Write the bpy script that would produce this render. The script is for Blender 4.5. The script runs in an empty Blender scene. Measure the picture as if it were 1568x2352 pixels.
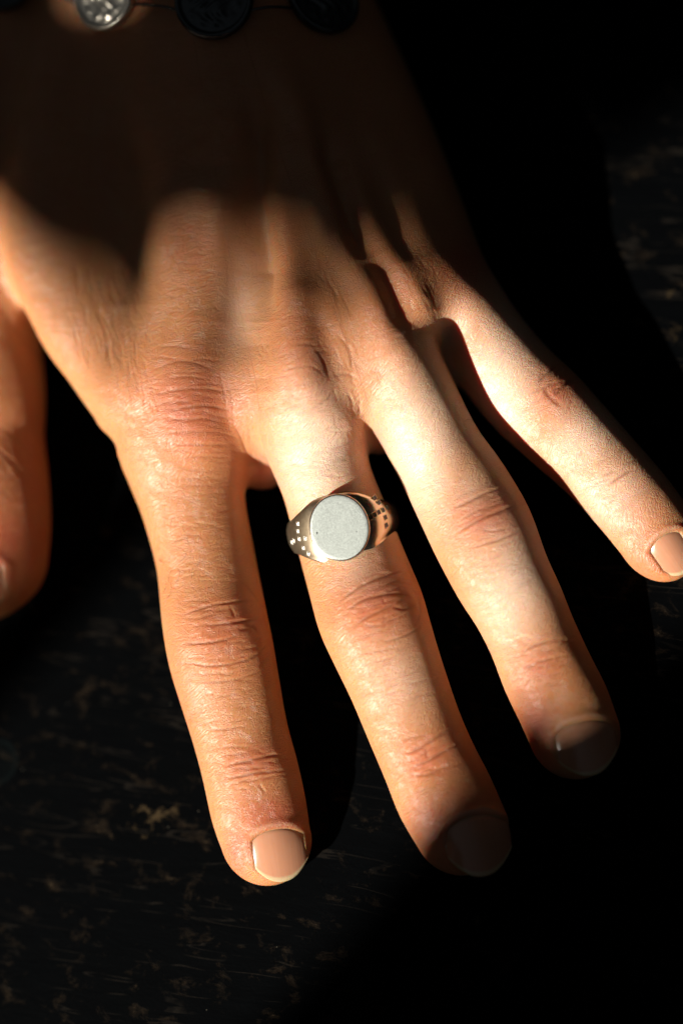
import bpy, math, random
import numpy as np
from mathutils import Matrix, Vector
from mathutils.geometry import tessellate_polygon

random.seed(7)
rng = np.random.RandomState(11)
S = bpy.context.scene
COL = S.collection

# ------------------------------------------------------------------ frames
# Survey frame: centimetres, x right, y towards the wrist, w towards the viewer.
# The table plane is tilted in it; place() turns it into the world (table = z 0).
D = 45.0            # viewing distance in cm
PX = 125.0          # survey units per cm at the focus distance
UP = Vector((-0.20, 0.25, 0.95)).normalized()
W0 = -2.55          # table height below the focus point
ex = Vector((1, 0, 0)); ex = (ex - UP * ex.dot(UP)).normalized()
ey = UP.cross(ex)
R3 = np.array([ex[:], ey[:], UP[:]])
P0 = np.array([0, 0, W0])

def place(p):
    """survey cm -> world metres"""
    return (np.asarray(p, float) - P0) @ R3.T * 0.01
def back(v):
    return (np.asarray(v, float) * 100) @ R3 + P0
def tab_w(X, Y):
    return W0 - (UP.x * X + UP.y * Y) / UP.z
def at(px, py, H):
    """survey point seen at (px,py) whose height over the table is H cm"""
    w = W0 + H
    for _ in range(6):
        s = (D - w) / D
        X = (px - 784) / PX * s; Y = -(py - 1176) / PX * s
        w = tab_w(X, Y) + H
    return np.array([X, Y, w])

# ------------------------------------------------------------------ camera
cam = bpy.data.cameras.new('camera'); camo = bpy.data.objects.new('camera', cam)
COL.objects.link(camo); S.camera = camo
cam.sensor_fit = 'HORIZONTAL'; cam.sensor_width = 36
cam.lens = PX * D / 1568 * 36
rotm = Matrix([list(R3[0]), list(R3[1]), list(R3[2])]).to_4x4()
camo.matrix_world = Matrix.Translation(Vector(place([0, 0, D]))) @ rotm
cam.clip_start = 0.01; cam.clip_end = 50
cam.dof.use_dof = True; cam.dof.focus_distance = (D + 0.35) * 0.01; cam.dof.aperture_fstop = 5.0

# ------------------------------------------------------------------ world + sun
wd = bpy.data.worlds.new('World'); S.world = wd; wd.use_nodes = True
bg = wd.node_tree.nodes['Background']
bg.inputs[0].default_value = (0.85, 0.92, 1.0, 1); bg.inputs[1].default_value = 0.015
SUN_AZ = math.radians(37); SUN_EL = math.radians(35)
Ldir = np.array([math.cos(SUN_EL) * math.cos(SUN_AZ), math.cos(SUN_EL) * math.sin(SUN_AZ), -math.sin(SUN_EL)])
Lw = Vector(R3 @ Ldir).normalized()
sun = bpy.data.lights.new('sun', 'SUN'); suno = bpy.data.objects.new('sun', sun); COL.objects.link(suno)
sun.energy = 5.0; sun.angle = math.radians(0.5); sun.color = (1, 0.93, 0.83)
suno.rotation_mode = 'QUATERNION'; suno.rotation_quaternion = (-Lw).to_track_quat('Z', 'Y')
suno.location = (-0.6, -0.3, 0.6)
# dim room: what little fill there is comes from the window side
wt = wd.node_tree; _g = wt.nodes.new('ShaderNodeTexCoord'); _d = wt.nodes.new('ShaderNodeVectorMath'); _d.operation = 'DOT_PRODUCT'
wt.links.new(_g.outputs['Generated'], _d.inputs[0]); _d.inputs[1].default_value = (-Lw.x / 1.2, -Lw.y / 1.2, 0.42)
_m = wt.nodes.new('ShaderNodeMapRange'); wt.links.new(_d.outputs['Value'], _m.inputs[0])
_m.inputs[1].default_value = -0.1; _m.inputs[2].default_value = 1.0; _m.inputs[3].default_value = 0.0035; _m.inputs[4].default_value = 0.042
wt.links.new(_m.outputs[0], bg.inputs[1])
S.view_settings.view_transform = 'Standard'; S.view_settings.look = 'None'
S.view_settings.exposure = 1.17; S.view_settings.gamma = 1.0

# ------------------------------------------------------------------ helpers
def mesh_obj(name, V, F, mat=None, parent=None, smooth=True, world=True, local_of=None):
    """V in survey cm. origin put at the base of the mesh (or the parent's)."""
    V = np.asarray(V, float)
    G = place(V) if world else V
    if parent is None:
        o0 = np.array([G[:, 0].mean(), G[:, 1].mean(), G[:, 2].min()])
    else:
        o0 = np.array(parent['_o'])
    me = bpy.data.meshes.new(name)
    if isinstance(F, np.ndarray) and F.ndim == 2:
        n = len(F); k = F.shape[1]
        me.vertices.add(len(G)); me.vertices.foreach_set('co', (G - o0).astype(np.float32).ravel())
        me.loops.add(n * k); me.loops.foreach_set('vertex_index', F.astype(np.int32).ravel())
        me.polygons.add(n); me.polygons.foreach_set('loop_start', (np.arange(n) * k).astype(np.int32))
        me.update(calc_edges=True); me.validate()
    else:
        me.from_pydata((G - o0).tolist(), [], [list(map(int, f)) for f in F]); me.update()
    if smooth:
        me.polygons.foreach_set('use_smooth', np.ones(len(me.polygons), bool))
    o = bpy.data.objects.new(name, me); COL.objects.link(o)
    if mat is not None: me.materials.append(mat)
    if parent is None:
        o.location = o0; o['_o'] = o0.tolist()
    else:
        o.parent = parent; o['_o'] = parent['_o']
    return o
def empty(name, p):
    o = bpy.data.objects.new(name, None); COL.objects.link(o)
    g = place(p); o.location = g; o['_o'] = g.tolist(); o.empty_display_size = 0.01
    return o
def tag(o, label=None, cat=None, group=None, kind=None):
    if label: o['label'] = label
    if cat: o['category'] = cat
    if group: o['group'] = group
    if kind: o['kind'] = kind
    return o

class NT:
    def __init__(s, name):
        s.m = bpy.data.materials.new(name); s.m.use_nodes = True
        s.t = s.m.node_tree; s.n = s.t.nodes; s.b = s.n['Principled BSDF']
    def node(s, typ, ins=None, **kw):
        n = s.n.new(typ)
        for k, v in kw.items(): setattr(n, k, v)
        for k, v in (ins or {}).items(): s.set(n.inputs[k], v)
        return n
    def set(s, sock, v):
        if isinstance(v, bpy.types.NodeSocket): s.t.links.new(v, sock)
        else: sock.default_value = v
    def math(s, op, a, b=0.5, c=None):
        n = s.node('ShaderNodeMath', operation=op); s.set(n.inputs[0], a); s.set(n.inputs[1], b)
        if c is not None: s.set(n.inputs[2], c)
        return n.outputs[0]
    def mix(s, f, a, b):
        n = s.node('ShaderNodeMix', data_type='RGBA'); s.set(n.inputs[0], f); s.set(n.inputs[6], a); s.set(n.inputs[7], b)
        return n.outputs[2]
    def ramp(s, f, stops):
        n = s.node('ShaderNodeValToRGB'); s.set(n.inputs[0], f)
        e = n.color_ramp.elements
        while len(e) < len(stops): e.new(0.5)
        for i, (p, c) in enumerate(stops):
            e[i].position = p; e[i].color = c if len(c) == 4 else (*c, 1)
        return n.outputs[0]
    def noise(s, vec, scale, detail=3, rough=0.5, dist=0.0):
        return s.node('ShaderNodeTexNoise', {'Vector': vec, 'Scale': scale, 'Detail': detail, 'Roughness': rough, 'Distortion': dist}).outputs['Fac']
    def mapping(s, vec, scale=(1, 1, 1), rot=(0, 0, 0), loc=(0, 0, 0)):
        return s.node('ShaderNodeMapping', {'Vector': vec, 'Scale': scale, 'Rotation': rot, 'Location': loc}).outputs[0]
    def bump(s, h, strength, dist, normal=None):
        i = {'Height': h, 'Strength': strength, 'Distance': dist}
        if normal is not None: i['Normal'] = normal
        return s.node('ShaderNodeBump', i).outputs[0]

# ------------------------------------------------------------------ materials
def skin_material():
    t = NT('skin')
    pos = t.node('ShaderNodeNewGeometry').outputs['Position']
    fl = t.node('ShaderNodeAttribute', attribute_name='flow').outputs['Vector']
    red = t.node('ShaderNodeAttribute', attribute_name='flush').outputs['Fac']
    cre = t.node('ShaderNodeAttribute', attribute_name='crease').outputs['Fac']
    lit_pale = t.node('ShaderNodeAttribute', attribute_name='pale').outputs['Fac']
    n1 = t.noise(pos, 90, 4, 0.55)
    n2 = t.noise(pos, 420, 3, 0.6)
    base = t.mix(n1, (0.42, 0.176, 0.070, 1), (0.48, 0.225, 0.100, 1))
    base = t.mix(t.math('MULTIPLY', t.math('SUBTRACT', n2, 0.42), 0.9), base, (0.42, 0.155, 0.065, 1))
    rn = t.math('MULTIPLY', red, t.math('ADD', t.math('MULTIPLY', n2, 0.8), 0.55))
    base = t.mix(rn, base, (0.42, 0.105, 0.048, 1))
    base = t.mix(t.math('MULTIPLY', lit_pale, 0.8), base, (0.70, 0.55, 0.43, 1))  # brighter sunlight put into the skin colour, plus pale nail folds
    base = t.mix(t.math('MULTIPLY', cre, 0.75), base, (0.30, 0.095, 0.04, 1))
    # freckles and small pores
    sp = t.node('ShaderNodeTexVoronoi', {'Vector': pos, 'Scale': 120.0}).outputs['Distance']
    spm = t.math('LESS_THAN', sp, 0.06)
    base = t.mix(t.math('MULTIPLY', spm, 0.35), base, (0.45, 0.2, 0.1, 1))
    t.set(t.b.inputs['Base Color'], base)
    t.set(t.b.inputs['Subsurface Weight'], 1.0)
    t.set(t.b.inputs['Subsurface Radius'], (1.0, 0.22, 0.08))
    t.set(t.b.inputs['Subsurface Scale'], 0.0025)
    t.b.subsurface_method = 'RANDOM_WALK'
    rg = t.math('ADD', t.math('MULTIPLY', n2, 0.2), 0.36)
    t.set(t.b.inputs['Roughness'], rg)
    t.set(t.b.inputs['Specular IOR Level'], 0.55)
    # fine relief: cells stretched across the flow, plus cross hatch; two flows cross-fade where fingers meet
    fw = t.node('ShaderNodeAttribute', attribute_name='flow_mix').outputs['Fac']
    def relief(fl):
        wob = t.noise(fl, 2.0, 2, 0.5)
        comb = t.node('ShaderNodeVectorMath', {0: fl, 1: t.node('ShaderNodeCombineXYZ', {0: wob, 1: t.math('MULTIPLY', wob, 0.6)}).outputs[0]}, operation='ADD').outputs[0]
        v1 = t.node('ShaderNodeTexVoronoi', {'Vector': t.mapping(comb, (13, 26, 1)), 'Scale': 1.0}, feature='DISTANCE_TO_EDGE').outputs['Distance']
        v1 = t.math('MINIMUM', v1, 0.22)
        v2 = t.node('ShaderNodeTexVoronoi', {'Vector': t.mapping(comb, (34, 20, 1), (0, 0, 0.5)), 'Scale': 1.0}, feature='DISTANCE_TO_EDGE').outputs['Distance']
        v2 = t.math('MINIMUM', v2, 0.3)
        st = t.noise(t.mapping(comb, (1.6, 15, 1), (0, 0, 0.06)), 1.0, 3, 0.6)
        h = t.math('ADD', t.math('MULTIPLY', v1, 1.5), t.math('MULTIPLY', v2, 0.8))
        return t.math('ADD', h, t.math('MULTIPLY', st, 1.1))
    f2 = t.node('ShaderNodeAttribute', attribute_name='flow2').outputs['Vector']
    hm = t.node('ShaderNodeMix', data_type='FLOAT'); t.set(hm.inputs[0], fw); t.set(hm.inputs[2], relief(fl)); t.set(hm.inputs[3], relief(f2))
    h = t.math('ADD', hm.outputs[0], t.math('MULTIPLY', t.noise(pos, 4000, 2, 0.5), 0.25))
    t.set(t.b.inputs['Normal'], t.bump(h, 0.8, 0.00015))
    return t.m

def nail_material():
    t = NT('nail')
    uv = t.node('ShaderNodeAttribute', attribute_name='nail').outputs['Vector']
    sep = t.node('ShaderNodeSeparateXYZ', {0: uv})
    b = sep.outputs[1]; a = sep.outputs[0]
    n = t.noise(t.mapping(uv, (9, 0.7, 1)), 1.0, 3)
    base = t.mix(n, (0.42, 0.19, 0.11, 1), (0.47, 0.235, 0.14, 1))
    base = t.mix(t.ramp(b, [(0.90, (0, 0, 0)), (0.945, (1, 1, 1))]), base, (0.48, 0.37, 0.22, 1))
    base = t.mix(t.ramp(b, [(0.0, (0.8, 0.8, 0.8)), (0.10, (0, 0, 0))]), base, (0.42, 0.29, 0.17, 1))
    t.set(t.b.inputs['Base Color'], base)
    t.set(t.b.inputs['Subsurface Weight'], 0.6); t.set(t.b.inputs['Subsurface Radius'], (1, .4, .2)); t.set(t.b.inputs['Subsurface Scale'], 0.0015)
    t.set(t.b.inputs['Roughness'], 0.24); t.set(t.b.inputs['Coat Weight'], 0.4); t.set(t.b.inputs['Coat Roughness'], 0.16)
    st = t.noise(t.mapping(uv, (14, 0.4, 1)), 1.0, 3)
    t.set(t.b.inputs['Normal'], t.bump(st, 0.25, 0.00008))
    return t.m

def metal(name, col, rough, bump_scale=0, bump_d=0.0001, rvar=0.0, sparkle=0.0, aniso=None):
    t = NT(name)
    pos = t.node('ShaderNodeTexCoord').outputs['Object']
    n = t.noise(pos, 700, 4, 0.6)
    if sparkle: n = t.ramp(t.noise(pos, 3600, 3, 0.9), [(.33, (0, 0, 0)), (.67, (1, 1, 1))])
    c2 = tuple(x * (0.72 - sparkle) for x in col[:3])
    t.set(t.b.inputs['Base Color'], t.mix(n, (*c2, 1), (*col[:3], 1)))
    t.set(t.b.inputs['Metallic'], 1.0)
    t.set(t.b.inputs['Roughness'], t.math('ADD', t.math('MULTIPLY', n, rvar), rough) if rvar else rough)
    if bump_scale:
        g = t.noise(pos, bump_scale, 3, 0.7)
        t.set(t.b.inputs['Normal'], t.bump(g, 0.6, bump_d))
    return t.m

def table_material():
    t = NT('worn black painted wood')
    pos = t.node('ShaderNodeNewGeometry').outputs['Position']
    g = t.mapping(pos, (100, 100, 100), (0, 0, 0.16))          # centimetres, grain running slightly downhill
    grain = t.noise(t.mapping(g, (0.8, 3.6, 1)), 1.0, 6, 0.7, 0.6)
    patch = t.noise(t.mapping(g, (1.5, 2.2, 1)), 1.0, 9, 0.72, 0.45)
    fine = t.noise(g, 14.0, 4, 0.7)
    base = t.mix(grain, (0.00043, 0.00056, 0.00074, 1), (0.00112, 0.00136, 0.00161, 1))
    w1 = t.ramp(t.math('ADD', patch, t.math('MULTIPLY', t.math('SUBTRACT', grain, 0.5), 0.13)), [(0.555, (0, 0, 0)), (0.65, (1, 1, 1))])
    base = t.mix(t.math('MULTIPLY', w1, t.math('ADD', t.math('MULTIPLY', fine, 0.9), 0.05)), base, (0.0155, 0.0108, 0.0068, 1))
    w2 = t.ramp(t.math('ADD', patch, t.math('MULTIPLY', t.math('SUBTRACT', fine, 0.5), 0.3)), [(0.665, (0, 0, 0)), (0.70, (1, 1, 1))])
    base = t.mix(w2, base, (0.034, 0.024, 0.0135, 1))
    # long scratches, three directions
    for (rz, sc, th) in ((0.10, (0.10, 1.1, 1), 0.007), (-0.75, (0.12, 0.8, 1), 0.008), (0.28, (0.16, 1.7, 1), 0.010)):
        s1 = t.noise(t.mapping(g, sc, (0, 0, rz), (3.1 * rz, 1.7, 0)), 1.0, 3, 0.55, 0.15)
        line = t.math('LESS_THAN', t.math('ABSOLUTE', t.math('SUBTRACT', s1, 0.5)), th * 0.75)
        brk = t.ramp(t.noise(g, 0.9 + rz, 3), [(0.50, (0, 0, 0)), (0.60, (1, 1, 1))])
        base = t.mix(t.math('MULTIPLY', t.math('MULTIPLY', line, brk), t.math('ADD', fine, 0.05)), base, (0.01116, 0.00930, 0.00744, 1))
    # specks of dust
    v = t.node('ShaderNodeTexVoronoi', {'Vector': g, 'Scale': 1.7})
    base = t.mix(t.math('LESS_THAN', v.outputs['Distance'], 0.022), base, (0.04340, 0.04030, 0.03100, 1))
    # the big worn spot beside the index fingertip, and the one right of the hand
    for (px, py, r, amt) in SPOTS:
        c = place(at(px, py, 0)) * 100
        gp = t.mapping(pos, (100, 100, 100), (0, 0, 0), (-c[0], -c[1], 0))
        dn = t.noise(g, 3.6, 8, 0.75)
        l = t.node('ShaderNodeVectorMath', {0: t.mapping(gp, (1 / r, 1.25 / r, 0))}, operation='LENGTH').outputs['Value']
        m = t.ramp(t.math('ADD', l, t.math('MULTIPLY', t.math('SUBTRACT', dn, 0.40), 5.2)), [(0.30, (1, 1, 1)), (0.75, (0, 0, 0))])
        base = t.mix(t.math('MULTIPLY', m, amt), base, (0.03844, 0.02666, 0.01364, 1))
    # dried ring left by a glass at the left edge
    c = place(at(-12, 1750, 0)) * 100
    gp = t.mapping(pos, (100, 100, 0), (0, 0, 0), (-c[0], -c[1], 0))
    l = t.node('ShaderNodeVectorMath', {0: gp}, operation='LENGTH').outputs['Value']
    m = t.ramp(t.math('MULTIPLY', l, 1.0), [(0.0, (.10, .10, .10)), (0.36, (.14, .14, .14)), (0.44, (.4, .4, .4)), (0.49, (0, 0, 0))])
    base = t.mix(t.math('MULTIPLY', m, fine), base, (0.00744, 0.01240, 0.01240, 1))
    t.set(t.b.inputs['Base Color'], base)
    t.set(t.b.inputs['Roughness'], t.math('ADD', t.math('MULTIPLY', fine, 0.3), 0.5))
    t.set(t.b.inputs['Specular IOR Level'], 0.012)
    hh = t.math('ADD', t.math('MULTIPLY', grain, 0.6), t.math('MULTIPLY', w1, -0.3))
    t.set(t.b.inputs['Normal'], t.bump(t.math('ADD', hh, t.math('MULTIPLY', fine, .3)), 0.6, 0.0003))
    return t.m
SPOTS = [(345, 1890, 0.75, 0.9), (400, 1865, 0.4, 0.6), (1545, 760, 0.35, 0.9), (1540, 670, 0.3, 0.7), (1440, 1340, 0.5, .35),
         (1400, 560, 0.3, 0.5), (1545, 850, 0.5, .4), (1465, 740, .35, .4), (240, 1215, .5, .35)]

def plain(name, c1, c2, scale, rough, bumpd=0.0003):
    t = NT(name)
    pos = t.node('ShaderNodeTexCoord').outputs['Object']
    n = t.noise(pos, scale, 4, 0.6)
    t.set(t.b.inputs['Base Color'], t.mix(n, (*c1, 1), (*c2, 1)))
    t.set(t.b.inputs['Roughness'], rough)
    t.set(t.b.inputs['Normal'], t.bump(n, 0.5, bumpd))
    return t.m

M_skin = skin_material(); M_nail = nail_material(); M_table = table_material()

# ------------------------------------------------------------------ the table
def build_table():
    # top 1.5 x 1.2 m, rounded edge, drawn in world metres
    x0, x1, y0, y1, th, r = -0.75, 0.75, -0.62, 0.62, 0.03, 0.004
    prof = [(0, 0)] + [(r * math.sin(a), r * math.cos(a) - r) for a in np.linspace(0, math.pi / 2, 5)][1:] + [(r, -th)]
    V = []; F = []
    for d, z in prof:
        e = d - r
        V += [(x0 - e, y0 - e, z), (x1 + e, y0 - e, z), (x1 + e, y1 + e, z), (x0 - e, y1 + e, z)]
    # e grows outwards
    V = []
    for d, z in prof:
        V += [(x0 + r - d, y0 + r - d, z), (x1 - r + d, y0 + r - d, z), (x1 - r + d, y1 - r + d, z), (x0 + r - d, y1 - r + d, z)]
    n = len(prof)
    F.append((0, 1, 2, 3))
    for i in range(n - 1):
        for k in range(4):
            a = i * 4 + k; b = i * 4 + (k + 1) % 4
            F.append((a, a + 4, b + 4, b))
    k = (n - 1) * 4
    F.append((k + 3, k + 2, k + 1, k))
    o = mesh_obj('table', V, F, M_table, None, smooth=False, world=False)
    return tag(o, 'dark painted wooden table top with worn brown patches and scratches under the hand', 'table')
table = build_table()

# ------------------------------------------------------------------ hand: stations (x, y, half width, top height cm, half thickness cm)
TUBES = {
 'index': dict(k=.30, cap=(.27, .96, 112), st=[(310,-900,165,4.9,1.9),(325,-500,160,4.6,1.9),(360,-150,150,4.2,1.7),(385,0,140,4.0,1.6),(410,300,132,3.7,1.5),(432,550,130,3.42,1.35),(432,750,134,3.22,1.25),(424,900,158,3.12,1.15),
    (417,1000,154,2.92,1.02),(431,1092,135,2.68,.92),(446,1170,119,2.48,.86),(472,1288,114,2.33,.82),(491,1415,120,2.38,.82),(508,1505,122,2.32,.8),(530,1598,116,2.05,.75),
    (553,1690,110,1.82,.7),(577,1780,110,1.66,.68),(596,1868,110,1.46,.64),(610,1925,104,1.28,.60)]),
 'middle': dict(k=.30, cap=(.38, .92, 112), st=[(400,-900,160,5.0,1.9),(410,-500,155,4.7,1.9),(440,-150,135,4.3,1.7),(480,0,125,4.15,1.6),(560,300,120,3.85,1.5),(640,550,116,3.55,1.35),(682,740,112,3.55,1.25),(698,850,114,3.55,1.15),
    (712,960,120,3.25,1.0),(728,1035,114,2.92,.92),(750,1105,106,2.7,.86),(780,1195,111,2.42,.82),(819,1312,119,2.32,.82),(850,1405,125,2.42,.83),(875,1472,121,2.34,.8),(912,1567,113,2.02,.75),
    (952,1672,109,1.74,.7),(985,1750,109,1.58,.68),(1022,1830,113,1.44,.65),(1058,1900,109,1.25,.60)]),
 'ring': dict(k=.30, cap=(.35, .94, 112), st=[(480,-900,160,4.9,1.9),(490,-500,155,4.6,1.9),(540,-150,135,4.2,1.7),(590,0,125,3.98,1.6),(710,330,118,3.65,1.45),(806,580,108,3.3,1.25),(866,730,104,3.32,1.15),
    (905,830,104,3.15,1.02),(950,930,106,2.82,.9),(1003,1035,106,2.6,.82),(1057,1126,115,2.46,.8),(1108,1226,119,2.42,.8),(1150,1318,113,2.25,.76),(1188,1388,107,2.05,.72),(1222,1463,103,1.82,.68),
    (1258,1548,106,1.64,.66),(1292,1617,107,1.46,.63),(1317,1680,105,1.26,.60)]),
 'little': dict(k=.30, cap=(.45, .89, 122), st=[(540,-900,160,4.5,1.8),(560,-500,155,4.2,1.8),(620,-150,150,3.7,1.6),(710,0,138,3.3,1.5),(850,270,122,2.95,1.3),(945,480,112,2.68,1.15),(1012,640,108,2.5,1.05),
    (1078,740,104,2.27,.88),(1142,828,106,2.08,.8),(1214,910,108,1.96,.76),(1296,988,105,1.8,.72),(1378,1070,98,1.6,.66),(1450,1150,96,1.46,.63),(1506,1222,94,1.24,.58)]),
 'web': dict(k=.55, cap=(.5, .86, 60), st=[(150,-300,120,3.6,1.3),(190,-100,118,3.7,1.2),(205,50,130,3.55,1.1),(185,300,165,3.2,1.0),(165,540,158,2.95,.9),(205,690,142,2.85,.8),(255,800,125,2.8,.75),(310,920,90,2.72,.75)]),
 'thumb': dict(k=.40, cap=(.02, 1.0, 168), st=[(160,-250,130,3.5,1.3),(90,-20,150,3.3,1.3),(-10,200,175,3.0,1.3),(-90,450,200,2.8,1.25),(-135,700,225,2.6,1.2),(-128,900,232,2.5,1.17),(-126,1010,228,2.45,1.15),(-112,1130,226,2.45,1.15),(-106,1220,223,2.35,1.1),(-106,1285,216,2.2,1.05)]),
 'web_a': dict(k=.42, cap=(0, 1, 58), st=[(592,880,60,2.5,.7),(600,1000,56,1.95,.65),(605,1070,50,1.4,.5)]),
 'web_b': dict(k=.28, cap=(.2, 1, 62), st=[(800,760,55,2.7,.7),(842,900,52,2.2,.6),(866,985,48,1.7,.5)]),
 'web_c': dict(k=.55, cap=(.3, 1, 60), st=[(925,590,55,2.6,.9),(965,690,50,2.2,.8),(1002,755,46,1.75,.7),(1030,800,44,1.4,.55)]),
 'palm': dict(k=.5, cap=(.2, 1, 140), st=[(400,-200,230,3.2,1.4),(450,100,270,2.9,1.4),(560,400,300,2.5,1.2),(640,640,300,2.15,1.0),(640,800,240,1.95,.9)]),
}
VOX = 0.042
def resample(st, cap):
    P = []
    for (x, y, hw, H, hz) in st:
        if y > 1000 or x > 1200: H *= .92; hz *= .96
        top = at(x, y, H); zc = top[2] - hz
        s = (D - zc) / D
        P.append(((x - 784) / PX * s, -(y - 1176) / PX * s, hw / PX * s, zc, hz))
    P = np.array(P); out = []
    n = len(P)
    for i in range(n - 1):
        p0 = P[max(i - 1, 0)]; p1 = P[i]; p2 = P[i + 1]; p3 = P[min(i + 2, n - 1)]
        L = np.hypot(*(p2[:2] - p1[:2])); m = max(2, int(L / 0.18))
        for j in range(m):
            t = j / m
            out.append(0.5 * ((2 * p1) + (-p0 + p2) * t + (2 * p0 - 5 * p1 + 4 * p2 - p3) * t * t + (-p0 + 3 * p1 - 3 * p2 + p3) * t ** 3))
    out.append(P[-1]); return np.array(out)

def make_field():
    lo = np.array([(-330 - 784) / PX * 1.1, -7.4, -8.8]); hi = np.array([8.2, 16.2, 1.2])
    N = np.ceil((hi - lo) / VOX).astype(int)
    xs = lo[0] + np.arange(N[0]) * VOX; ys = lo[1] + np.arange(N[1]) * VOX; ws = lo[2] + np.arange(N[2]) * VOX
    Fd = np.full(tuple(N), 2.0, np.float32)
    flow = {}
    for name, T in TUBES.items():
        C = resample(T['st'], T['cap'])
        seg = C[1:, :2] - C[:-1, :2]; sl = np.hypot(seg[:, 0], seg[:, 1]); T_ = np.concatenate([[0], np.cumsum(sl)])
        m = C[:, 2].max() + 0.9
        i0 = np.maximum(((np.array([C[:, 0].min() - m, C[:, 1].min() - m - 1, C[:, 3].min() - 2.6]) - lo) / VOX).astype(int), 0)
        i1 = np.minimum(((np.array([C[:, 0].max() + m + 1, C[:, 1].max() + m, C[:, 3].max() + 2.4]) - lo) / VOX).astype(int) + 1, N)
        gx, gy = np.meshgrid(xs[i0[0]:i1[0]], ys[i0[1]:i1[1]], indexing='ij')
        best = np.full(gx.shape, 1e9, np.float32); bt = np.zeros(gx.shape, np.float32); bu = np.zeros_like(bt)
        for i in range(len(seg)):
            dx = gx - C[i, 0]; dy = gy - C[i, 1]
            s = (dx * seg[i, 0] + dy * seg[i, 1]) / (sl[i] ** 2); s = np.clip(s, 0, 1)
            rx = dx - s * seg[i, 0]; ry = dy - s * seg[i, 1]
            d = np.hypot(rx, ry)
            k = d < best
            u = (dx * seg[i, 1] - dy * seg[i, 0]) / sl[i]
            best[k] = d[k]; bt[k] = (i + s)[k]; bu[k] = u[k]
        idx = bt; ii = np.clip(idx.astype(int), 0, len(C) - 2); fr = idx - ii
        pr = C[ii] * (1 - fr[..., None]) + C[ii + 1] * fr[..., None]
        hw, zc, hz = pr[..., 2], pr[..., 3], pr[..., 4]
        # beyond the ends
        cd = np.array(T['cap'][:2]) * [1, -1]; cd = cd / np.hypot(*cd); cl = T['cap'][2] / PX
        ex_ = (gx - C[-1, 0]) * cd[0] + (gy - C[-1, 1]) * cd[1]
        end = (bt >= len(C) - 1 - 1e-4)
        lat = np.abs(bu)
        lat_end = np.sqrt(np.maximum((gx - C[-1, 0]) ** 2 + (gy - C[-1, 1]) ** 2 - ex_ ** 2, 0))
        q2 = np.where(end, (lat_end / hw) ** 2 + (np.maximum(ex_, 0) / cl) ** 2, (lat / hw) ** 2)
        st_ = bt <= 1e-4
        e0 = -((gx - C[0, 0]) * seg[0, 0] + (gy - C[0, 1]) * seg[0, 1]) / sl[0]
        q2 = np.where(st_ & (e0 > 0), q2 + (e0 / 0.5) ** 2, q2)
        mn = np.minimum(hw, hz)
        wv = ws[i0[2]:i1[2]][None, None, :]
        v = (wv - zc[..., None]) / hz[..., None]
        e = 1.0          # slightly boxy section
        q = (np.maximum(q2, 1e-9)[..., None] ** e + np.abs(v) ** (2 * e)) ** (0.5 / e)
        # fingertip droop: lower the top near the cap
        d = ((q - 1) * mn[..., None]).astype(np.float32)
        sub = Fd[i0[0]:i1[0], i0[1]:i1[1], i0[2]:i1[2]]
        fx_, fy_ = gx * PX + 784, 1176 - gy * PX
        line = np.interp(fx_, [300, 600, 860, 1010, 1200], [1000, 1050, 970, 800, 680])
        g_ = np.clip((line - fy_ + 20) / 150, 0, 1); g_ = g_ * g_ * (3 - 2 * g_)
        k = (T['k'] * (1 - g_) + 0.95 * g_)[..., None] if name != 'thumb' else T['k']
        h = np.clip(0.5 + 0.5 * (sub - d) / k, 0, 1)
        sub[...] = sub * (1 - h) + d * h - k * h * (1 - h)
        flow[name] = C
    return Fd, lo, N, flow

FIELD, LO, NN, CENTERS = make_field()

def top_w(X, Y):
    """height of the topmost surface over (X,Y)"""
    i = np.clip(((X - LO[0]) / VOX), 0, NN[0] - 2); j = np.clip(((Y - LO[1]) / VOX), 0, NN[1] - 2)
    ii = int(i); jj = int(j); fx = i - ii; fy = j - jj
    c = (FIELD[ii, jj] * (1 - fx) * (1 - fy) + FIELD[ii + 1, jj] * fx * (1 - fy) + FIELD[ii, jj + 1] * (1 - fx) * fy + FIELD[ii + 1, jj + 1] * fx * fy)
    s = np.where(c < 0)[0]
    if len(s) == 0: return None
    k = s[-1]
    if k + 1 >= len(c): return LO[2] + k * VOX
    return LO[2] + (k + c[k] / (c[k] - c[k + 1])) * VOX
def surf_at(px, py):
    w = 0.
    for _ in range(8):
        s = (D - w) / D
        X = (px - 784) / PX * s; Y = -(py - 1176) / PX * s
        t = top_w(X, Y)
        if t is None: return None
        w = t
    return np.array([X, Y, w])

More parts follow.
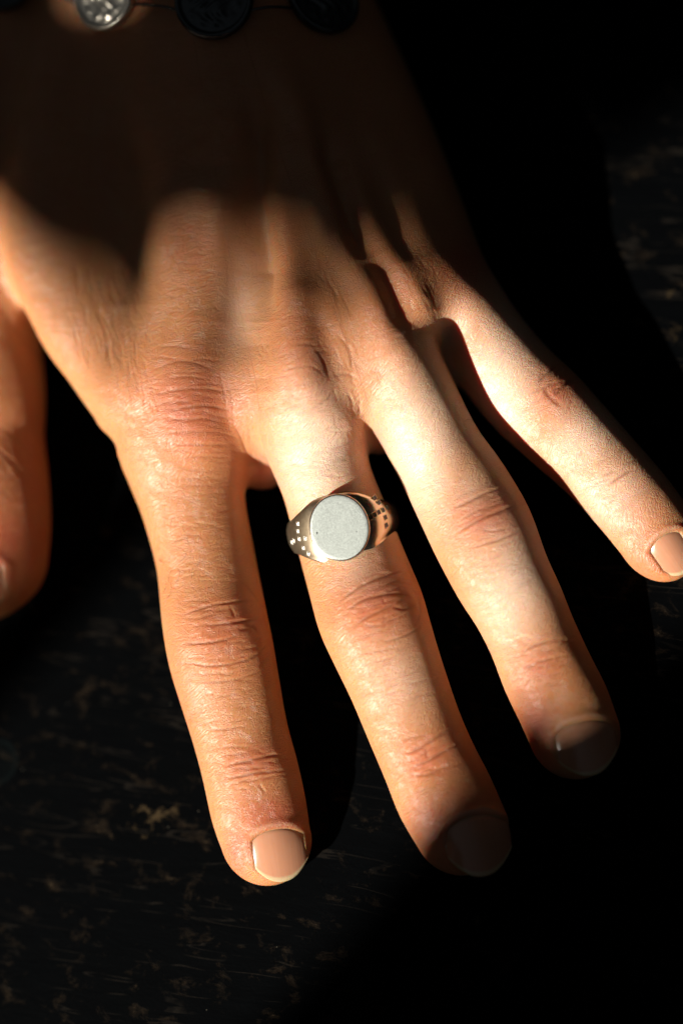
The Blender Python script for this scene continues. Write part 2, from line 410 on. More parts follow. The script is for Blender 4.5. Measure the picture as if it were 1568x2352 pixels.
def surface_nets(A, lo):
    ins = A < 0
    n = A.shape
    c = np.zeros((n[0] - 1, n[1] - 1, n[2] - 1), np.uint8)
    for a in (0, 1):
        for b in (0, 1):
            for d in (0, 1):
                c += ins[a:n[0] - 1 + a, b:n[1] - 1 + b, d:n[2] - 1 + d]
    act = np.argwhere((c > 0) & (c < 8))
    vid = np.full(c.shape, -1, np.int32); vid[tuple(act.T)] = np.arange(len(act))
    acc = np.zeros((len(act), 3)); cnt = np.zeros(len(act))
    corners = [(a, b, d) for a in (0, 1) for b in (0, 1) for d in (0, 1)]
    val = {q: A[act[:, 0] + q[0], act[:, 1] + q[1], act[:, 2] + q[2]] for q in corners}
    for q in corners:
        for ax in range(3):
            if q[ax] == 0:
                r = list(q); r[ax] = 1; r = tuple(r)
                a, b = val[q], val[r]
                m = (a < 0) != (b < 0)
                t = np.where(m, a / np.where(m, a - b, 1), 0)
                p = np.array(q, float)[None, :].repeat(len(act), 0); p[:, ax] = t
                acc[m] += p[m]; cnt += m
    V = (act + acc / cnt[:, None]) * VOX + lo
    Q = []
    for ax in range(3):
        b, d = (ax + 1) % 3, (ax + 2) % 3
        sl0 = [slice(1, -1)] * 3; sl0[ax] = slice(0, n[ax] - 1)
        sl1 = list(sl0); sl1[ax] = slice(1, n[ax])
        i0 = ins[tuple(sl0)]; i1 = ins[tuple(sl1)]
        e = np.argwhere(i0 != i1); off = np.ones(3, int); off[ax] = 0; e = e + off
        flip = ins[e[:, 0], e[:, 1], e[:, 2]]
        def g(db, dd):
            k = e.copy(); k[:, b] -= db; k[:, d] -= dd
            return vid[k[:, 0], k[:, 1], k[:, 2]]
        q = np.stack([g(1, 1), g(0, 1), g(0, 0), g(1, 0)], 1)
        q[~flip] = q[~flip][:, ::-1]
        Q.append(q)
    return V, np.concatenate(Q)

def edges_of(Q):
    E = np.concatenate([Q[:, [0, 1]], Q[:, [1, 2]], Q[:, [2, 3]], Q[:, [3, 0]]]); E.sort(axis=1)
    key = E[:, 0].astype(np.int64) * (Q.max() + 1) + E[:, 1]
    u, inv = np.unique(key, return_inverse=True)
    M_ = Q.max() + 1
    return np.stack([u // M_, u % M_], 1), inv
def relax(V, E, it, f):
    deg = np.bincount(E.ravel(), minlength=len(V))[:, None]
    for _ in range(it):
        s = np.zeros_like(V)
        for k in range(3):
            s[:, k] = np.bincount(E[:, 0], V[E[:, 1], k], len(V)) + np.bincount(E[:, 1], V[E[:, 0], k], len(V))
        V = V + f * (s / np.maximum(deg, 1) - V)
    return V
def subdivide(V, Q):
    E, inv = edges_of(Q)
    nV = len(V); nE = len(E); nQ = len(Q)
    em = V[E].mean(1); fm = V[Q].mean(1)
    inv = inv.reshape(4, nQ)
    e = [nV + inv[i] for i in range(4)]; f = nV + nE + np.arange(nQ)
    q = np.concatenate([np.stack([Q[:, i], e[i], f, e[i - 1]], 1) for i in range(4)])
    return np.concatenate([V, em, fm]), q
def vnormals(V, Q):
    fn = np.cross(V[Q[:, 2]] - V[Q[:, 0]], V[Q[:, 3]] - V[Q[:, 1]])
    N = np.zeros_like(V)
    for k in range(3):
        for c in range(4): N[:, k] += np.bincount(Q[:, c], fn[:, k], len(V))
    return N / np.maximum(np.linalg.norm(N, axis=1, keepdims=True), 1e-12)

V, Q = surface_nets(FIELD, LO)
E, _ = edges_of(Q); V = relax(V, E, 3, 0.5)
V, Q = subdivide(V, Q)
E, _ = edges_of(Q); V = relax(V, E, 2, 0.5)
Nrm = vnormals(V, Q)

def survey_px(V):
    s = D / (D - V[:, 2])
    return 784 + V[:, 0] * PX * s, 1176 - V[:, 1] * PX * s
px, py = survey_px(V)
topm = np.clip((Nrm[:, 2] + 0.15) / 0.5, 0, 1); topm = topm * topm * (3 - 2 * topm)

def poly_field(pts, width, taper=True, prof='gauss'):
    """gaussian falloff around a polyline on the skin; returns index, weight"""
    pts = np.array(pts, float)
    # smooth the polyline
    if len(pts) > 2:
        for _ in range(2):
            q = [pts[0]]
            for a, b in zip(pts[:-1], pts[1:]): q += [a * .75 + b * .25, a * .25 + b * .75]
            q.append(pts[-1]); pts = np.array(q)
    m = width * 3.2
    k = np.where((px > pts[:, 0].min() - m) & (px < pts[:, 0].max() + m) & (py > pts[:, 1].min() - m) & (py < pts[:, 1].max() + m) & (topm > 0))[0]
    if len(k) == 0: return k, np.zeros(0)
    x = px[k]; y = py[k]
    best = np.full(len(k), 1e9); bt = np.zeros(len(k))
    seg = pts[1:] - pts[:-1]; sl = np.hypot(seg[:, 0], seg[:, 1]) + 1e-9; cum = np.concatenate([[0], np.cumsum(sl)])
    for i in range(len(seg)):
        s = np.clip(((x - pts[i, 0]) * seg[i, 0] + (y - pts[i, 1]) * seg[i, 1]) / sl[i] ** 2, 0, 1)
        d = np.hypot(x - pts[i, 0] - s * seg[i, 0], y - pts[i, 1] - s * seg[i, 1])
        c = d < best; best[c] = d[c]; bt[c] = (cum[i] + s * sl[i])[c]
    w = np.exp(-0.5 * (best / width) ** 2)
    if taper and cum[-1] > 5 * width:
        tt = bt / cum[-1]
        w *= np.clip(4 * np.minimum(tt, 1 - tt) + 0.12, 0, 1)
    return k, w

disp = np.zeros(len(V)); crease = np.zeros(len(V)); flush = np.zeros(len(V)); pale = np.zeros(len(V))
# big relief: tendons, knuckles, hollows  (points, width, height cm)
RELIEF = [
 ([(500,380),(505,560),(485,720),(460,840)], 44, .17),
 ([(440,-200),(470,200),(500,380)], 42, .08),
 ([(455,870),(470,980)], 62, .16),
 ([(585,200),(588,480),(592,620),(598,740)], 30, -.42),
 ([(590,760),(605,900)], 28, -.06),
 ([(640,420),(662,650),(678,740)], 30, .08),
 ([(685,690),(690,790),(708,880)], 44, .12),
 ([(520,200),(590,420),(650,600)], 26, .05),
 ([(720,680),(748,780),(770,880)], 20, -.05),
 ([(640,120),(700,300),(745,440),(785,550),(830,650),(866,720)], 26, .15),
 ([(862,660),(880,740),(900,800)], 38, .12),
 ([(930,560),(962,680),(978,760)], 30, .10), ([(955,650),(975,730),(996,810)], 20, .03),
 ([(735,300),(800,480),(832,600)], 20, -.26),
 ([(862,590),(902,680),(932,760)], 18, -.11),
 ([(800,400),(870,540),(925,640),(968,730)], 22, .10),
 ([(860,420),(925,550),(960,630)], 22, -.07),
 ([(1015,610),(1060,680)], 45, .18),
 ([(820,250),(920,420),(1000,580)], 25, .06),
 ([(300,300),(300,560),(310,700)], 50, -.12),
 ([(470,1440),(540,1430)], 52, .06), ([(840,1385),(900,1370)], 50, .06), ([(1095,1190),(1150,1165)], 48, .06),
 ([(560,1755),(620,1750)], 40, .03), ([(960,1740),(1010,1715)], 38, .03), ([(1220,1530),(1280,1500)], 38, .03),
 ([(1260,900),(1310,870)], 40, .05),
 ([(520,1830),(560,1900)], 45, .03), ([(960,1830),(1000,1890)], 45, .03),
]
for p, wd_, h in RELIEF:
    k, w = poly_field(p, wd_); disp[k] += w * h

A = lambda o, s: (lambda L: [(o[0] + s * x, o[1] + s * y) for x, y in L])
a3 = A((344.5, 1320.5), .2929); a4 = A((344.5, 1665), .2929); am = A((0, 516.7), .4028); a5 = A((746.4, 1263), .3295)
a7 = A((1090.8, 1033.4), .3043); al = A((936.4, 516.7), .4028); ak = A((459.3, 516.7), .4028)
CREASES = [  # (points, width, depth cm, colour)
 (a3([(250,320),(380,275),(500,235),(650,218),(820,208)]), 3.4, .026, .9),
 (a3([(430,400),(560,392),(700,372),(860,362)]), 3.4, .028, .9),
 (a3([(710,375),(800,420),(850,470)]), 3, .018, .6),
 (a3([(240,545),(350,538),(480,535),(600,510),(680,475)]), 3.6, .030, .95),
 (a3([(220,705),(330,685),(430,718),(620,705),(760,670),(840,625),(920,555)]), 3.4, .026, .8),
 (a3([(370,845),(550,840),(700,820),(800,780),(910,730)]), 3, .018, .5),
 (a3([(300,775),(450,780),(600,765)]), 3, .012, .3), (a3([(540,955),(700,930)]), 3, .012, .35), (a3([(420,930),(520,935)]), 3, .01, .3),
 (a3([(480,1210),(600,1215),(720,1190)]), 3, .014, .45), (a3([(630,520),(626,600),(634,690)]), 3, .006, .35), (a3([(620,250),(645,300),(660,350)]), 2.6, .012, .3),
 (a3([(700,40),(760,100),(830,190)]), 2.6, .012, .4), (a3([(770,130),(830,185),(880,280)]), 2.6, .012, .4), (a3([(700,1040),(860,1020)]), 2.6, .01, .3),
 (a3([(820,505),(870,500)]), 2.6, .016, .6), (a3([(860,740),(940,620)]), 2.4, .012, .4),
 (a4([(580,325),(700,300),(860,260),(960,238),(1070,265)]), 3.6, .030, .95), (a4([(600,425),(740,398),(860,372),(1060,362)]), 3.4, .026, .9),
 (a4([(560,250),(680,225),(760,235)]), 2.6, .012, .4), (a4([(660,500),(780,505)]), 2.6, .012, .4), (a4([(850,460),(905,540)]), 2.4, .012, .2), (a4([(490,195),(640,170),(800,180)]), 2.6, .012, .4),
 (am([(890,970),(960,950),(1100,938),(1240,940),(1320,975)]), 3.4, .022, .7), (am([(970,1060),(1100,1035),(1200,1030),(1330,1048)]), 3.4, .024, .75),
 (am([(950,1250),(1100,1240),(1290,1248)]), 3, .018, .5), (am([(880,830),(1000,780),(1100,790),(1220,840)]), 3, .016, .45), (am([(900,700),(1000,690),(1110,720)]), 3, .012, .3),
 (am([(1265,860),(1290,960),(1300,1100)]), 3.2, .007, .3), (am([(1310,900),(1335,1000),(1340,1120)]), 3, .006, .25), (am([(1000,1330),(1140,1310),(1320,1325)]), 3, .014, .4),
 (am([(940,1120),(1080,1100),(1250,1110)]), 3, .016, .4), (am([(950,880),(1060,870),(1200,890)]), 3, .014, .4), (am([(960,1180),(1120,1170),(1270,1185)]), 3, .012, .4),
 (am([(1370,1200),(1400,1290),(1440,1310)]), 3, .02, .6), (am([(1340,1130),(1390,1230)]), 3, .014, .5),
 (a5([(100,370),(190,300),(280,240),(400,190),(560,155)]), 3.4, .028, .95), (a5([(150,440),(250,360),(380,325),(480,312),(600,345)]), 3.6, .030, .95),
 (a5([(210,525),(300,470),(400,425),(470,385)]), 3.6, .030, .95), (a5([(470,405),(540,425),(620,395)]), 3, .022, .7), (a5([(410,645),(520,615),(620,565),(670,530)]), 3.2, .024, .7),
 (a5([(240,730),(380,705),(500,670)]), 3, .014, .4), (a5([(240,810),(400,770),(520,740)]), 3, .012, .35), (a5([(415,430),(410,490),(418,545)]), 3, .007, .45),
 (a5([(590,260),(650,340),(665,450),(620,530)]), 3, .018, .5), (a5([(420,230),(520,235),(610,245)]), 3, .016, .5), (a5([(560,60),(600,190),(640,260)]), 3, .012, .4), (a5([(390,330),(420,390)]), 2.6, .012, .3),
 (a5([(250,520),(330,530),(420,525)]), 3, .014, .4), (a5([(180,640),(320,600)]), 2.6, .01, .3),
 (a5([(570,1420),(680,1370),(770,1310),(880,1240)]), 3.6, .028, .9), (a5([(560,1545),(650,1500),(750,1455),(850,1390),(940,1350)]), 3.8, .032, .95),
 (a5([(580,1560),(700,1580),(790,1530),(900,1500)]), 3.2, .02, .7), (a5([(700,1380),(715,1450)]), 3, .014, .4), (a5([(540,1330),(640,1300),(720,1290)]), 2.6, .01, .3),
 (a7([(-170,450),(0,365),(100,320),(210,285)]), 3.6, .026, .8), (a7([(-150,640),(0,550),(80,510),(200,460),(300,420)]), 3.8, .03, .9), (a7([(-60,750),(0,730),(150,690),(280,640),(340,600)]), 3.2, .022, .6),
 (a7([(330,1560),(450,1470),(570,1430)]), 3.6, .024, .8), (a7([(340,1660),(480,1600),(640,1560)]), 3.6, .024, .8), (a7([(60,600),(140,620),(250,590)]), 3, .014, .4), (a7([(-120,540),(40,450),(220,400)]), 3, .014, .4),
 (al([(740,900),(790,850),(850,805)]), 4, .022, .7), (al([(830,985),(885,915),(950,880)]), 4, .022, .7), (al([(770,920),(800,980),(880,1040)]), 5, .02, .7), (al([(700,960),(850,900)]), 4, .012, .3),
 (a7([(1000,270),(1080,210),(1190,140)]), 4, .02, .7), (a7([(960,200),(1060,150)]), 4, .012, .4),
 (ak([(640,700),(700,760),(735,880)]), 4, .010, .8), (ak([(540,700),(600,690),(680,690)]), 3, .012, .4), (ak([(480,830),(620,800),(700,850)]), 3, .012, .4),
 (ak([(780,620),(850,700),(870,820)]), 3.4, .016, .5), (ak([(760,860),(830,840),(900,880)]), 3.4, .014, .4), (ak([(620,1060),(700,1010),(770,940)]), 3.2, .014, .4),
 ([(-30,1010),(30,1060),(60,1110)], 4, .012, .3), ([(-40,960),(20,990),(70,1040)], 4, .010, .25), ([(20,740),(60,790),(100,840)], 4, .010, .3), ([(0,700),(50,770),(90,820)], 4, .010, .3),
]
def jitter_line(cx, cy, ang, L, bow, n=5):
    d = np.array([math.cos(ang), math.sin(ang)]); nn = np.array([-d[1], d[0]])
    return [tuple(np.array([cx, cy]) + d * L * (s - .5) + nn * (bow * (1 - (2 * s - 1) ** 2) + rng.normal(0, 1.6))) for s in np.linspace(0, 1, n)]
# fans of finer lines: (centre, radii, angle of the lines, count, length, depth)
FANS = [((440,930),(95,110),-.04,46,80,.008), ((700,850),(75,120),-.25,40,55,.006), ((520,1450),(85,70),-.08,34,55,.008), ((510,1600),(75,90),-.12,30,50,.006),
        ((588,1760),(70,40),-.15,26,45,.009), ((860,1390),(85,75),-.33,40,50,.009), ((905,1530),(80,80),-.35,28,50,.006), ((975,1735),(65,50),-.42,30,42,.010),
        ((1125,1185),(85,60),-.4,36,50,.008), ((1150,1330),(75,90),-.4,26,50,.005), ((1245,1515),(70,50),-.42,34,42,.010), ((1285,900),(60,50),-.75,18,40,.008),
        ((450,1130),(95,80),-.02,34,70,.006), ((470,1260),(85,80),-.05,24,55,.005), ((1400,1110),(60,60),-.7,14,36,.006), ((880,800),(60,90),-.45,26,42,.005),
        ((450,620),(70,130),.0,50,50,.005), ((740,1030),(70,70),-.2,24,50,.005), ((240,720),(110,110),1.35,70,60,.008), ((300,850),(70,90),1.45,40,55,.007), ((600,900),(40,120),1.35,46,45,.006),
        ((800,880),(40,90),1.2,26,40,.007), ((770,700),(50,110),1.2,26,50,.005), ((585,1050),(30,60),1.5,14,40,.008), ((20,1060),(70,90),.8,16,40,.005), ((30,720),(50,80),.9,20,50,.006),
        ((960,680),(40,100),1.05,26,46,.006), ((820,970),(25,60),1.3,16,40,.010)]
for (cx, cy), (rx, ry), ang, n, L, dep in FANS:
    for _ in range(n):
        r = rng.uniform(-1, 1, 2)
        CREASES.append((jitter_line(cx + r[0] * rx * .8, cy + r[1] * ry, ang + rng.normal(0, .12), L * rng.uniform(.5, 1.4), rng.normal(0, 3)), rng.uniform(1.7, 2.4), dep * rng.uniform(.4, 1.0), rng.uniform(.05, .22)))
for p, wd_, dep, c in CREASES:
    if wd_ > 2.5: wd_ *= .72; dep *= .72
    k, w = poly_field(p, wd_); disp[k] -= w * dep; crease[k] = np.maximum(crease[k], w * c)
    if dep > .014:
        k, w = poly_field(p, wd_ * 3.2); disp[k] += w * dep * .35
FLUSH = [(440,930,105,95,.75),(525,1450,85,70,.55),(590,1755,65,40,.6),(625,1868,70,42,.9),(545,1960,26,60,.9),(700,800,60,130,.35),(738,840,22,60,.5),
 (868,1385,75,65,.75),(985,1745,60,48,.65),(1000,1900,50,70,.7),(1060,1850,70,50,.5),(1120,1185,75,48,.75),(1240,1530,55,45,.5),(1225,1680,45,80,.9),(1280,905,55,42,.75),
 (1425,1170,80,60,.3),(1480,1280,50,60,.5),(1062,610,60,60,.8),(20,1240,90,90,.9),(60,1100,60,200,.5),(890,700,45,90,.35),(600,1090,45,50,.6),(880,1020,40,60,.6),(440,560,60,60,.3),(420,1620,40,160,.3)]
for (cx, cy, rx, ry, a) in FLUSH:
    flush = np.maximum(flush, a * np.exp(-0.5 * (((px - cx) / rx) ** 2 + ((py - cy) / ry) ** 2) * 1.6))
LIT_PATCHES = [(735,1040,80,120,1.0),(690,930,60,70,.3),(960,1010,80,150,.9),(1080,1120,50,60,.4),(1150,880,70,160,.9),(1180,1340,65,110,.8),(1060,740,50,60,.5),(930,1560,60,80,.4),(820,1300,50,60,.4),(1400,1120,80,80,.6),(1340,1010,70,70,.8),(540,720,40,90,.35)]  # lighter skin patches standing in for stronger sunlight
for (cx, cy, rx, ry, a) in LIT_PATCHES:
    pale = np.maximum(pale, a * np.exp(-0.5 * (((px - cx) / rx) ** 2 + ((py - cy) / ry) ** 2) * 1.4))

# ------------------------------------------------------------------ nails (surface fitted to the finger)
NAILS = [ # base centre, tip centre, half width base, half width tip, label
 ((632,1898), (650,2026), 68, 64, 'sunlit index nail'),
 ((1086,1868), (1112,2014), 76, 72, 'shaded middle nail'),
 ((1330,1652), (1362,1782), 74, 68, 'shaded ring-finger nail'),
 ((1515,1228), (1574,1316), 52, 48, 'pale little-finger nail'),
 ((-75,1270), (-70,1428), 92, 84, 'thumb nail'),
]
def nail(base, tip, hb, ht):
    base = np.array(base, float); tip = np.array(tip, float)
    ax = tip - base; L = np.hypot(*ax); ax /= L; ac = np.array([-ax[1], ax[0]]) * -1   # across
    def outline(a, b):
        hw = hb + 2.5 + (ht - hb) * b; hw *= (1 - .10 * (1 - b) ** 6)
        lo_ = 0.20 * (a * a) ** 1.3; hi_ = 1 - 0.38 * (a * a) ** 1.1
        bb = lo_ + (hi_ - lo_) * b
        return base + ax * L * bb + ac * a * hw, bb
    rows = []; S_ = []
    for b in np.linspace(.05, .75, 12):
        for a in np.linspace(-.85, .85, 13):
            p, bb = outline(a, b); s = surf_at(*p)
            if s is not None: S_.append((a, bb, s[2]))
    S_ = np.array(S_); mx = S_[:, 2].max(); S_ = S_[S_[:, 2] > mx - .75]
    a, b, w = S_.T
    Mx = np.stack([np.ones_like(a), a, b, a * a, b * b, a * b], 1)
    co = np.linalg.lstsq(Mx, w, rcond=None)[0]
    co[3] = min(co[3], -.17); co[4] = np.clip(co[4], -.35, -.05)
    def W(a, b): return co @ np.array([1, a, b, a * a, b * b, a * b]) + .012
    return outline, W, (base, ax, ac, L, hb, ht)
nail_specs = [nail(*s[:4]) for s in NAILS]
for outline, W, (base, ax, ac, L, hb, ht) in nail_specs:
    k = np.where((np.hypot(px - base[0], py - base[1]) < L * 2.0) & (Nrm[:, 2] > -.05))[0]
    rx = px[k] - base[0]; ry = py[k] - base[1]
    bb = (rx * ax[0] + ry * ax[1]) / L; hw = hb + (ht - hb) * np.clip(bb, 0, 1)
    a = (rx * ac[0] + ry * ac[1]) / hw
    lo_ = 0.20 * (np.abs(a) ** 2.6)
    # signed distance-like measure in pixels to the nail outline (inside positive)
    ins = np.minimum.reduce([(1 - np.abs(a)) * hw, (bb - lo_) * L, (1.03 - .38 * np.abs(a) ** 2.2 - bb) * L])
    fold = np.exp(-0.5 * ((ins + 5) / 8.0) ** 2) * np.clip((.95 - bb) * 4, 0, 1)
    disp[k] += .026 * fold
    sink = np.clip((ins - 6) / 8, 0, 1)
    disp[k] -= .055 * sink
    crease[k] = np.maximum(crease[k], .12 * np.exp(-0.5 * ((ins + 1) / 3.0) ** 2) * (bb < .85))
    pale[k] = np.maximum(pale[k], .28 * np.exp(-0.5 * ((ins + 4) / 4.0) ** 2) * (bb < .1))

# gentle large-scale unevenness
def vnoise(X, s, seed):
    r = np.random.RandomState(seed); out = np.zeros(len(X))
    for _ in range(7):
        d = r.normal(size=3); d /= np.linalg.norm(d)
        out += np.sin(X @ d * s * r.uniform(.6, 1.5) + r.uniform(0, 6.28))
    return out / 7
disp += .010 * vnoise(V, 3.0, 1) + .003 * vnoise(V, 9.0, 2)
V2 = V + Nrm * (disp * topm)[:, None]

# flow coordinates: (across, along) of the nearest finger axis
def flow_coords():
    Qs = []; Fs = []
    for n, name in enumerate(('index', 'middle', 'ring', 'little', 'thumb')):
        C = CENTERS[name]
        a = C[-1, :2] - C[len(C) // 3, :2]; a /= np.hypot(*a); b = np.array([a[1], -a[0]])
        t = C[:, :2] @ a; o = C[:, :2] @ b
        po = np.polyfit(t, o, 5); dpo = np.polyder(po)
        tt = V2[:, :2] @ a; tc = np.clip(tt, t.min(), t.max() + 1)
        u = V2[:, :2] @ b - np.polyval(po, tc)
        sl = np.polyval(dpo, tc); un = u / np.sqrt(1 + sl * sl)
        hw = np.interp(tc, t, C[:, 2]); zc = np.interp(tc, t, C[:, 3])
        q = np.abs(un) / hw + np.maximum(tt - t.max() - 1, 0) + .5 * np.maximum(t.min() - tt, 0)
        uu = un + np.sign(un) * np.maximum(zc + .25 - V2[:, 2], 0) * .8
        Qs.append(q); Fs.append(np.stack([uu, tt + sl * un * .9, np.full(len(q), n * 3.7)], 1))
    Qs = np.array(Qs); Fs = np.array(Fs); o = np.argsort(Qs, axis=0)[:2]; k = np.arange(Qs.shape[1])
    m = .5 * np.clip(1 - (Qs[o[1], k] - Qs[o[0], k]) / .45, 0, 1)
    return Fs[o[0], k], Fs[o[1], k], m
FL, FL2, FMIX = flow_coords()
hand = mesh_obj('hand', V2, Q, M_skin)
def attr(o, name, arr, typ):
    at_ = o.data.attributes.new(name, typ, 'POINT')
    at_.data.foreach_set('vector' if typ == 'FLOAT_VECTOR' else 'value', np.asarray(arr, np.float32).ravel())
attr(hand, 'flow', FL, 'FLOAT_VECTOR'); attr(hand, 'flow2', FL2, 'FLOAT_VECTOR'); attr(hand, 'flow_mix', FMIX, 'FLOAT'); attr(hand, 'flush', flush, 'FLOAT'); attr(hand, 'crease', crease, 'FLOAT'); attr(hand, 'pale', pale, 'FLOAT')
tag(hand, 'bare hand spread palm down on the dark table, fingers pointing towards the viewer', 'hand')

for spec, (outline, W, _) in zip(NAILS, nail_specs):
    na, nb = 33, 29
    T_ = []; A_ = []
    for j, b in enumerate(np.linspace(0, 1, nb)):
        for i, a in enumerate(np.linspace(-1, 1, na)):
            p, bb = outline(a, b)
            w = W(a, bb)
            w -= .035 * abs(a) ** 10 * (1 - b) ** .3
            if b < .08: w -= .05 * (1 - b / .08)
            s = (D - w) / D
            T_.append(((p[0] - 784) / PX * s, -(p[1] - 1176) / PX * s, w)); A_.append((a, b, 0))
    n = len(T_); T_ = np.array(T_)
    B_ = T_.copy(); B_[:, 2] -= .045
    VV = np.concatenate([T_, B_]); F = []
    idx = lambda i, j: j * na + i
    for j in range(nb - 1):
        for i in range(na - 1):
            F.append((idx(i, j), idx(i, j + 1), idx(i + 1, j + 1), idx(i + 1, j)))
            F.append((n + idx(i, j), n + idx(i + 1, j), n + idx(i + 1, j + 1), n + idx(i, j + 1)))
    ring_ = [idx(i, 0) for i in range(na)] + [idx(na - 1, j) for j in range(1, nb)] + [idx(i, nb - 1) for i in range(na - 2, -1, -1)] + [idx(0, j) for j in range(nb - 2, 0, -1)]
    for a, b in zip(ring_, ring_[1:] + ring_[:1]): F.append((a, b, n + b, n + a))
    o = mesh_obj('fingernail', VV, F, M_nail, hand)
    attr(o, 'nail', np.array(A_ + A_), 'FLOAT_VECTOR'); o['label'] = spec[4]

# ------------------------------------------------------------------ fine hairs on the skin
M_hair = plain('fine hair', (.10, .05, .025), (.16, .08, .04), 300, .5, 0)
def hair(pts, r=.0045):
    P = []
    for (x, y, lift) in pts:
        s = surf_at(x, y)
        if s is None: s = P[-1] + np.array([0.03, -.03, 0]) if P else at(x, y, 2.)
        else: s = s + np.array([0, 0, lift])
        P.append(s)
    P = np.array(P); Vh = []; F = []
    for i, p in enumerate(P):
        t = P[min(i + 1, len(P) - 1)] - P[max(i - 1, 0)]; t /= np.linalg.norm(t)
        a = np.cross(t, [0, 0, 1.]); a /= np.linalg.norm(a) + 1e-9; b = np.cross(t, a)
        rr = r * (1 - .75 * i / (len(P) - 1))
        for q in range(4): Vh.append(p + rr * (a * math.cos(q * math.pi / 2) + b * math.sin(q * math.pi / 2)))
    for i in range(len(P) - 1):
        for q in range(4): F.append((i * 4 + q, i * 4 + (q + 1) % 4, i * 4 + 4 + (q + 1) % 4, i * 4 + 4 + q))
    mesh_obj('hair', Vh, F, M_hair, hand)
def hp(x, y, dx, dy, bend=0, lift=.05, n=6):
    L = math.hypot(dx, dy); out = []
    for s in np.linspace(0, 1, n):
        o = bend * 4 * s * (1 - s)
        out.append((x + dx * s - dy / L * o, y + dy * s + dx / L * o, .035 + lift * math.sin(s * 2.0)))
    return out
hair(hp(365, 1285, 20, 12, 2), .0065)
for (x, y, dx, dy, b) in [(398,1186,-2,50,5),(400,1245,24,-10,3),(375,1360,3,-34,6),(383,1375,8,-40,7),(402,1340,10,-34,5),(440,1330,12,-36,-5),(492,1230,2,-22,2),(452,1300,6,-26,5),(480,1290,28,-8,3),
     (505,1310,26,-2,2),(420,1215,20,14,3),(500,1250,24,-12,-3),(540,1265,20,-14,2),(430,1230,12,30,4),(395,1310,-6,28,4),(412,1290,16,-22,4),(1066,968,24,-2,-4),(1218,772,5,-14,2),(1060,976,18,10,2)]:
    hair(hp(x, y, dx, dy, b), .0032)

# ------------------------------------------------------------------ the signet ring
M_sat = metal('satin silver face', (.54, .585, .555), .47, 5000, .00004, .14, sparkle=.04)
M_glint = metal('silver painted glint', (.8, .78, .7), .45, 900, .00003, .1)  # left-hand marks: sun glint put into the colour
M_pol = metal('polished silver', (.66, .58, .48), .20, 1500, .00003, .12)
M_pit = plain('dark recess', (.004, .004, .004), (.010, .009, .008), 900, .35, 0)  # right-hand marks: the dark they reflect is put into the colour
def band_material():
    t = NT('silver band dark left')
    pos = t.node('ShaderNodeTexCoord').outputs['Object']
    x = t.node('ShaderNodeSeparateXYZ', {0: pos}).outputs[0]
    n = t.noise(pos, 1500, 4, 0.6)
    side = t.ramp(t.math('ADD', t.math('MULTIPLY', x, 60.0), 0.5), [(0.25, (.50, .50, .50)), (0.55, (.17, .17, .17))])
    lit_side = t.ramp(t.math('ADD', t.math('MULTIPLY', x, 60.0), 0.5), [(0.25, (0, 0, 0)), (0.6, (1, 1, 1))])  # left coloured darker against sun glare, right brighter for reflected skin
    t.set(t.b.inputs['Base Color'], t.mix(lit_side, t.mix(n, (.11, .085, .055, 1), (.21, .165, .11, 1)), t.mix(n, (.42, .33, .24, 1), (.64, .53, .41, 1))))
    t.set(t.b.inputs['Metallic'], 1.0)
    t.set(t.b.inputs['Roughness'], t.math('ADD', side, t.math('MULTIPLY', n, .12)))
    t.set(t.b.inputs['Normal'], t.bump(n, .5, .00003))
    return t.m
M_band = band_material()
